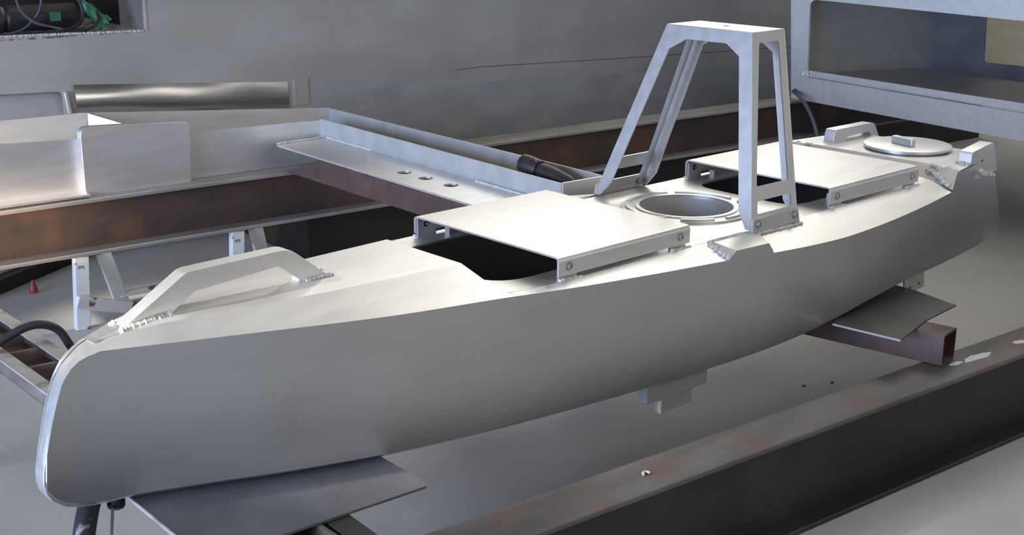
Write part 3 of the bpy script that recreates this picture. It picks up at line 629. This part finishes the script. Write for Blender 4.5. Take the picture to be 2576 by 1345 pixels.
cable([B(-.78, 3.10, .62), B(-.73, 3.09, .45), B(-.735, 3.07, .37), B(-.80, 3.05, .335), B(-.95, 3.04, .322), B(-1.3, 3.03, .326)], .008, 'thicker grey cable curving down to lie along the sill', 'rubber')
cable([B(-.70, 3.2, .50), B(-.66, 3.12, .42), B(-.665, 3.06, .36), B(-.74, 3.04, .325), B(-.90, 3.03, .322), B(-1.1, 3.025, .325), B(-1.4, 3.02, .334)], .007, 'dark cable looping lowest and nearest the green plug', 'rubber')
gp = thing('cable_plug', 'green plastic cable plug standing on the sill of the opening', 'plug', B(-.645, 3.12, .315))
a_ = B(-.70, 3.13, .435); b_ = B(-.630, 3.10, .352)
bm = bmesh.new(); lathe(bm, a_, b_ - a_, [(.010, -.05), (.014, .0), (.020, .02), (.024, .04), (.026, .09), (.034, .10), (.034, .125), (.022, .128)], 14); finish('plug_body', bm, 'green', gp)
bm = bmesh.new()
for q in range(7):
    aa = q / 7 * 2 * math.pi; dv = (b_ - a_).normalized(); x = dv.orthogonal().normalized(); y = dv.cross(x)
    c = a_ + dv * .115 + (x * math.cos(aa) + y * math.sin(aa)) * .033; bar(bm, c - dv * .012, c + dv * .018, .009, .009)
finish('plug_rim', bm, 'green', gp)

# ------------------------------------------------------------------ cabin shell at right
cb = thing('cabin_shell', 'pale aluminium cabin shell with a wide open window at upper right', 'cabin', B(3.2, 1.0, -.18))
FO = [(-.6, -.345), (2.0, -.1645), (2.03, -.155), (2.075, .9), (-.6, .9)]
FO = [(-.6, -.245), (.57, -.192), (1.981, -.166), (2.03, .40), (2.065, .85), (-.6, .85)]
WO = rounded([(-.35, -.12), (.58, -.062), (1.878, -.040), (1.895, .377), (.633, .362), (-.35, .35)], [0, 0, .012, .05, 0, 0], 5)
bm = bmesh.new(); plate(bm, [FO, WO], lambda x, y: B(2.80, x, y), lambda x, y: B(2.812, x, y)); finish('cabin_front', bm, 'alu', cb)
bm = bmesh.new(); plate(bm, [[(-.35, -.118), (.58, -.060), (1.876, -.038), (1.876, -.004), (.58, -.018), (-.35, -.07)]], lambda x, y: B(2.815, x, y), lambda x, y: B(2.83, x, y)); finish('window_sill_angle', bm, 'alu', cb)
bm = bmesh.new(); plate(bm, [[(-.35, -.121), (.58, -.0665), (1.876, -.044), (1.876, -.0405), (.58, -.0615), (-.35, -.117)]], lambda x, y: B(2.792, x, y), lambda x, y: B(2.801, x, y)); finish('sill_edge', bm, 'alu', cb)
bm = bmesh.new(); hexa(bm, [B(2.812, -.6, -.085), B(4.0, -.6, -.16), B(4.0, 2.0, -.085), B(2.812, 2.0, -.03), B(2.812, -.6, -.08), B(4.0, -.6, -.155), B(4.0, 2.0, -.08), B(2.812, 2.0, -.025)]); finish('cabin_floor', bm, 'alu_dark', cb)
bm = bmesh.new(); hexa(bm, [B(2.812, 1.925, -.17), B(4.0, 1.925, -.17), B(4.0, 1.945, -.17), B(2.812, 1.945, -.17), B(2.812, 1.95, .85), B(4.0, 1.95, .85), B(4.0, 1.97, .85), B(2.812, 1.97, .85)]); finish('cabin_side', bm, 'alu_dark', cb)
BW = [(-.8, -.16), (1.95, -.09), (1.95, .85), (-.8, .85)]
BH = rounded([(.2, .0), (1.575, -.014), (1.60, .45), (.2, .45)], .02, 3)
bm = bmesh.new(); plate(bm, [BW, BH], lambda x, y: B(3.99, x, y), lambda x, y: B(4.0, x, y)); finish('cabin_back', bm, 'plate_steel', cb)  # dark tone stands in for shade inside the cabin
bm = bmesh.new(); box(bm, B, (2.80, -.6, .84), (4.0, 2.0, .85)); finish('cabin_roof', bm, 'alu', cb)
bm = bmesh.new(); lathe(bm, B(2.798, 1.905, -.022), UP, [(.012, -.014), (.014, 0), (.009, .012), (.002, .014)], 12); finish('corner_blob', bm, 'weld', cb, smooth=True)
bm = bmesh.new(); lathe(bm, B(2.7995, 1.955, -.115), -S1, [(.006, 0), (.006, .001), (.001, .001)], 12); finish('drilled_hole', bm, 'rubber', cb)
bm = bmesh.new(); tube(bm, [B(2.79, 1.96, -.125), B(2.76, 1.90, -.135), B(2.75, 1.835, -.18), B(2.75, 1.775, -.26), B(2.75, 1.73, -.37), B(2.75, 1.70, -.55), B(2.75, 1.6, -.69)], .011, 12)
tag(finish('drain_hose', bm, 'grey_cable', smooth=True), 'dark grey hose drooping from the lower corner of the cabin shell', 'hose')

# ------------------------------------------------------------------ workshop shell
def flat(name, pts, m):
    bm = bmesh.new(); bm.faces.new([bm.verts.new(p) for p in pts]); return struct(finish(name, bm, m))
bm = bmesh.new(); box(bm, B, (-12, -9, -.80), (12, 9, -.70)); struct(finish('floor', bm, 'floor'))
bm = bmesh.new(); box(bm, B, (-12, 6.5, -.70), (12, 6.6, 4.3)); struct(finish('wall_back', bm, 'wall'))
bm = bmesh.new(); box(bm, B, (8.5, -9, -.70), (8.6, 6.5, 4.3)); struct(finish('wall_right', bm, 'tan'))

bm = bmesh.new(); box(bm, B, (3.0, -1.6, 1.60), (8.5, 1.9, 1.75)); struct(finish('shade_slab', bm, 'wall'))      # unseen slab added to shade the floor at right
# ------------------------------------------------------------------ light
def area(name, loc, target, size, energy, color, sy=None, spread=None):
    l = bpy.data.lights.new(name, 'AREA'); l.energy = energy; l.color = color; l.size = size
    if sy: l.shape = 'RECTANGLE'; l.size_y = sy
    if spread: l.spread = spread
    o = bpy.data.objects.new(name, l); COL.objects.link(o); o.location = loc
    o.rotation_euler = (Vector(target) - Vector(loc)).to_track_quat('-Z', 'Y').to_euler(); return o
def spot(name, loc, target, energy, color, angle, blend=.4, radius=.05):
    l = bpy.data.lights.new(name, 'SPOT'); l.energy = energy; l.color = color; l.spot_size = math.radians(angle); l.spot_blend = blend; l.shadow_soft_size = radius
    o = bpy.data.objects.new(name, l); COL.objects.link(o); o.location = loc
    o.rotation_euler = (Vector(target) - Vector(loc)).to_track_quat('-Z', 'Y').to_euler(); return o
area('skylight', (4.8, 1.5, 5.8), (.2, -.2, .7), 3.0, 130, (1.0, .95, .87))
area('ceiling_light', (.8, -.2, 6.5), (.8, -.2, 0), 9, 90, (1, .975, .93))
area('floor_fill', (.4, -6.2, 3.5), (.2, 0, 0), 6.5, 98, (1, .955, .91), sy=2.0)  # unseen fill lamp added to lighten the floor beneath the hull
area('open_door', (-8.0, .0, 1.5), (0, .2, .6), 4.0, 860, (.50, .65, 1.0), sy=2.8)
area('high_window', B(3.0, 6.2, 3.3), (.0, 0, .7), 8.0, 195, (1.0, .965, .90), sy=2.2)
area('left_fill', (-5.0, -.6, 2.2), (-1.2, 2.2, .5), 1.6, 15, (1.0, .95, .86))  # weak fill added to brighten rails and vessel at left
spot('sunbeam', (-5.2, 3.6, 3.0), B(-1.80, 2.28, .02), 3600, (1.0, .90, .74), 8.5, .9, .12)
spot('bow_sunbeam', (-4.7, 1.35, 3.1), (-1.70, .0, .80), 1500, (1.0, .93, .82), 10, 1.0, .10)
spot('web_glow_spot', (-4.4, .9, .75), B(-1.50, 2.05, -.25), 1900, (1.0, .72, .45), 8, 1.0, .08)  # added spot for the orange glow on the rear beam's web
area('mast_fill', (6.2, -6.0, 2.6), (0, 0, .9), 3.0, 16, (1, .97, .93))  # added lamp that lifts the dark side of the mast
spot('side_wash', (-4.6, .3, 3.4), B(-1.35, 3.0, .15), 330, (1.0, .93, .82), 26, 1.0, .3)  # added warm spot brightening the left part of the vessel
w = bpy.data.worlds.new('workshop_air'); scene.world = w; w.use_nodes = True
bg = w.node_tree.nodes['Background']; bg.inputs['Color'].default_value = (1, .98, .95, 1); bg.inputs['Strength'].default_value = .13
scene.view_settings.view_transform = 'Standard'; scene.view_settings.look = 'None'; scene.view_settings.exposure = 0
